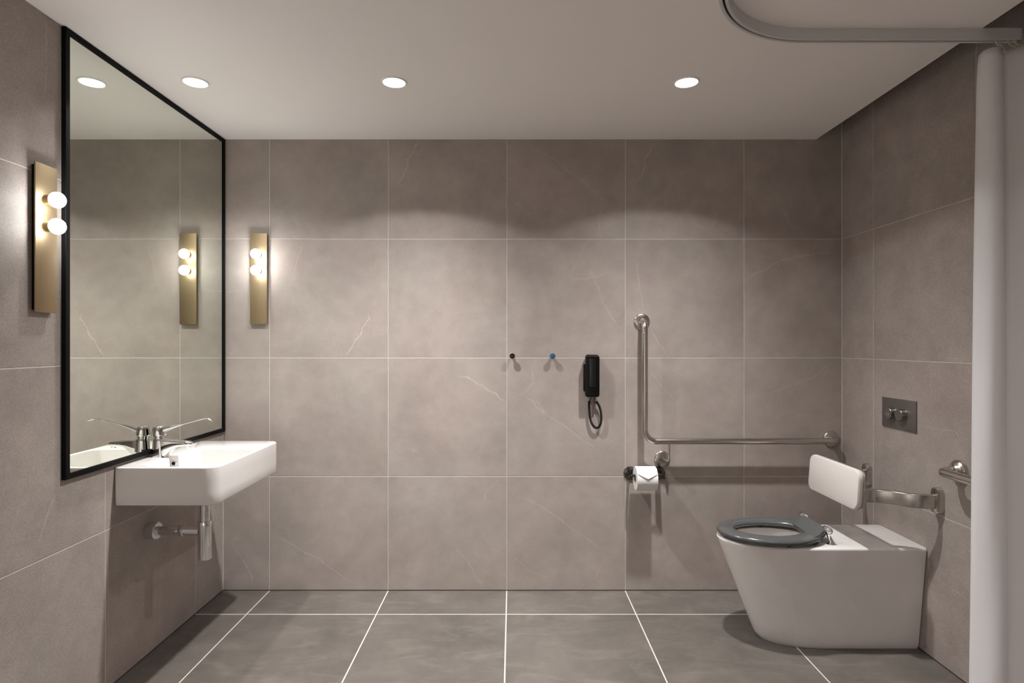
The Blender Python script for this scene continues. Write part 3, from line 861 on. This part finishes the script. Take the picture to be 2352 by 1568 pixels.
# ---------------------------------------------------------------- flush plate
fp = thing('flush_plate', 'dark grey metal flush plate with two round buttons on the right wall', 'flush plate', (XR, -.4415, .947))
bm = bmesh.new(); box(bm, -.006, 0, -.1105, .1105, -.0645, .0645, .0008, 2)
mesh_obj('plate', bm, M['flush'], fp, 30)
for yb, name in ((.037, 'half'), (-.034, 'full')):
    bm = bmesh.new()
    lathe(bm, [(.0262, .006), (.0262, .0072), (.0245, .0073)], (0, yb, 0), (-1, 0, 0), 40, cap=False)
    lathe(bm, [(.0240, .0055), (.0240, .0275), (.0232, .0285), (0, .0285)], (0, yb, 0), (-1, 0, 0), 40)
    b = mesh_obj('push_button', bm, M['flush_button'], fp, 35)
    if name == 'half':
        b['label'] = 'round push button with a half-circle mark'
        bm = bmesh.new()
        box(bm, -.0289, -.0284, yb - .011, yb + .011, -.0018, -.0006)
        for k in range(9):
            a = math.radians(180 + 180 * (k + .5) / 9)
            lathe(bm, [(.0008, .0284), (.0008, .0289)], (0, yb + .0098 * math.cos(a), -.002 + .0098 * math.sin(a)), (-1, 0, 0), 8)
        mesh_obj('flush_mark', bm, M['mark'], b, 0)['label'] = 'engraved dotted half-circle mark'

# ---------------------------------------------------------------- curtain track
TY = 1.933 + CAMY          # y of the straight run
RA = .385
tr = thing('curtain_track', 'pale ceiling-mounted curtain track with a rounded corner', 'curtain track', (.965, TY, ZC))
path = [(XR - .001 - .965, 0, 0), (.35, 0, 0), (.15, 0, 0)]
for k in range(0, 25):
    a = math.radians(90 + 90 * k / 24)
    path.append((RA * math.cos(a), -RA + RA * math.sin(a), 0))
path += [(-RA, -RA - .4, 0), (-RA, -1.2, 0), (-RA, YF - TY + .002, 0)]
TH = .037
prof = [(-.013, 0), (-.013, -TH + .001), (-.012, -TH), (-.0035, -TH), (-.0035, -TH + .012), (.0035, -TH + .012), (.0035, -TH), (.012, -TH), (.013, -TH + .001), (.013, 0)]
bm = bmesh.new(); sweep(bm, path, prof)
mesh_obj('track_rail', bm, M['track'], tr, 30)
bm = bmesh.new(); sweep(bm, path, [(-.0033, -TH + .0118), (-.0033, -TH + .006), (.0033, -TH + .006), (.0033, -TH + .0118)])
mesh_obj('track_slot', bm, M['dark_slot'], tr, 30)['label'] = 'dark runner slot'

# ---------------------------------------------------------------- shower curtain
cu = thing('shower_curtain', 'white shower curtain gathered in folds at the right wall', 'shower curtain', (1.59, TY, 0))
tops = [(1.590, 1.955), (1.568, 1.962), (1.552, 1.955), (1.5445, 1.937), (1.546, 1.918), (1.555, 1.905), (1.569, 1.899), (1.583, 1.900), (1.592, 1.906), (1.603, 1.908), (1.614, 1.904), (1.627, 1.898), (1.640, 1.893), (1.652, 1.888), (1.661, 1.895), (1.664, 1.905)]
bots = [(1.582, 1.960), (1.556, 1.970), (1.526, 1.960), (1.5085, 1.928), (1.512, 1.896), (1.524, 1.870), (1.544, 1.856), (1.562, 1.857), (1.575, 1.862), (1.588, 1.862), (1.601, 1.857), (1.616, 1.850), (1.632, 1.840), (1.648, 1.840), (1.661, 1.850), (1.664, 1.87)]
drop = [.016, .012, .008, .004, .001, 0, 0, .003, .009, .008, .006, .004, .002, .001, 0, .002]
TT = catmull([(x, d + CAMY, z) for (x, d), z in zip(tops, drop)], 7)
BB = catmull([(x, d + CAMY, 0) for x, d in bots], 7)
ZTOP, ZBOT = 2.211, .035
bm = bmesh.new(); g = []
NV = 44
for i, (a, b) in enumerate(zip(TT, BB)):
    row = []
    for k in range(NV + 1):
        q = (k / NV) ** 1.15; zt = ZTOP - a.z
        f = q ** .6
        w = .004 * math.sin(q * 5 + i * .09) * q + .003 * math.sin(q * 11 + i * .17) * q
        row.append(bm.verts.new((a.x + (b.x - a.x) * f + w * .5 - 1.59, a.y + (b.y - a.y) * f + w - TY, zt + (ZBOT - zt) * q)))
    g.append(row)
for i in range(len(g) - 1):
    for k in range(NV):
        bm.faces.new((g[i][k], g[i + 1][k], g[i + 1][k + 1], g[i][k + 1]))
co = mesh_obj('curtain_cloth', bm, M['fabric'], cu, 0)
co.data.polygons.foreach_set('use_smooth', [True] * len(co.data.polygons))
sm = co.modifiers.new('thickness', 'SOLIDIFY'); sm.thickness = .0016; sm.offset = 0
# stitched top hem band
bm = bmesh.new(); g = []
for i, a in enumerate(TT):
    pth = []
    p0 = TT[max(0, i - 1)]; p1 = TT[min(len(TT) - 1, i + 1)]
    tg = V(p1.x - p0.x, p1.y - p0.y, 0).normalized(); nn = V(tg.y, -tg.x, 0)
    for dz in (.0005, .034, .035):
        e = .0013 if dz < .0345 else .0008
        pth.append(bm.verts.new((a.x - nn.x * e - 1.59, a.y - nn.y * e - TY, ZTOP - a.z - dz)))
    g.append(pth)
for i in range(len(g) - 1):
    for k in range(2): bm.faces.new((g[i][k], g[i + 1][k], g[i + 1][k + 1], g[i][k + 1]))
hm = mesh_obj('top_hem', bm, M['fabric'], cu, 0)
hm.data.polygons.foreach_set('use_smooth', [True] * len(hm.data.polygons))
sm = hm.modifiers.new('thickness', 'SOLIDIFY'); sm.thickness = .0006; sm.offset = 0
def hook(x, yy, zlow):
    bm = bmesh.new()
    ztr = ZC - TH
    box(bm, x - .0055, x + .0055, -.0028, .0028, ztr - .004, ztr + .003, .001, 1)
    tube(bm, catmull([(x, 0, ztr - .003), (x + .001, yy * .25, ztr - .016), (x - .001, yy * .75, ztr - .030), (x, yy, zlow), (x + .003, yy + .004, zlow - .004), (x + .004, yy + .007, zlow + .004)], 5), .0021, 8)
    mesh_obj('curtain_hook', bm, M['hook'], cu, 50)
for x, dd, zl in ((1.592, 1.906, 2.197), (1.603, 1.908, 2.199), (1.632, 1.899, 2.203), (1.655, 1.890, 2.206)):
    hook(x - 1.59, dd + CAMY - TY - .001, zl)

# ---------------------------------------------------------------- camera and view
cd = bpy.data.cameras.new('camera')
cd.sensor_fit = 'HORIZONTAL'; cd.sensor_width = 36.0
cd.lens = 1348 / 2352 * 36.0
cd.shift_x = -1 / 2352; cd.shift_y = 4 / 2352
cam = bpy.data.objects.new('camera', cd); COL.objects.link(cam)
cam.location = (0, CAMY, CAMZ); cam.rotation_euler = (PI / 2, 0, 0)
scene.camera = cam
w = bpy.data.worlds.new('world'); scene.world = w; w.use_nodes = True
w.node_tree.nodes['Background'].inputs[0].default_value = (0, 0, 0, 1)
scene.view_settings.view_transform = 'Standard'; scene.view_settings.look = 'None'
scene.view_settings.exposure = EXPOSURE; scene.view_settings.gamma = 1; scene.view_settings.use_curve_mapping = False
scene.cycles.max_bounces = 8; scene.cycles.diffuse_bounces = 6; scene.cycles.glossy_bounces = 4
scene.cycles.use_adaptive_sampling = True; scene.cycles.adaptive_threshold = .06; scene.cycles.adaptive_min_samples = 12
scene.cycles.sample_clamp_indirect = 6.0
scene.cycles.use_denoising = True
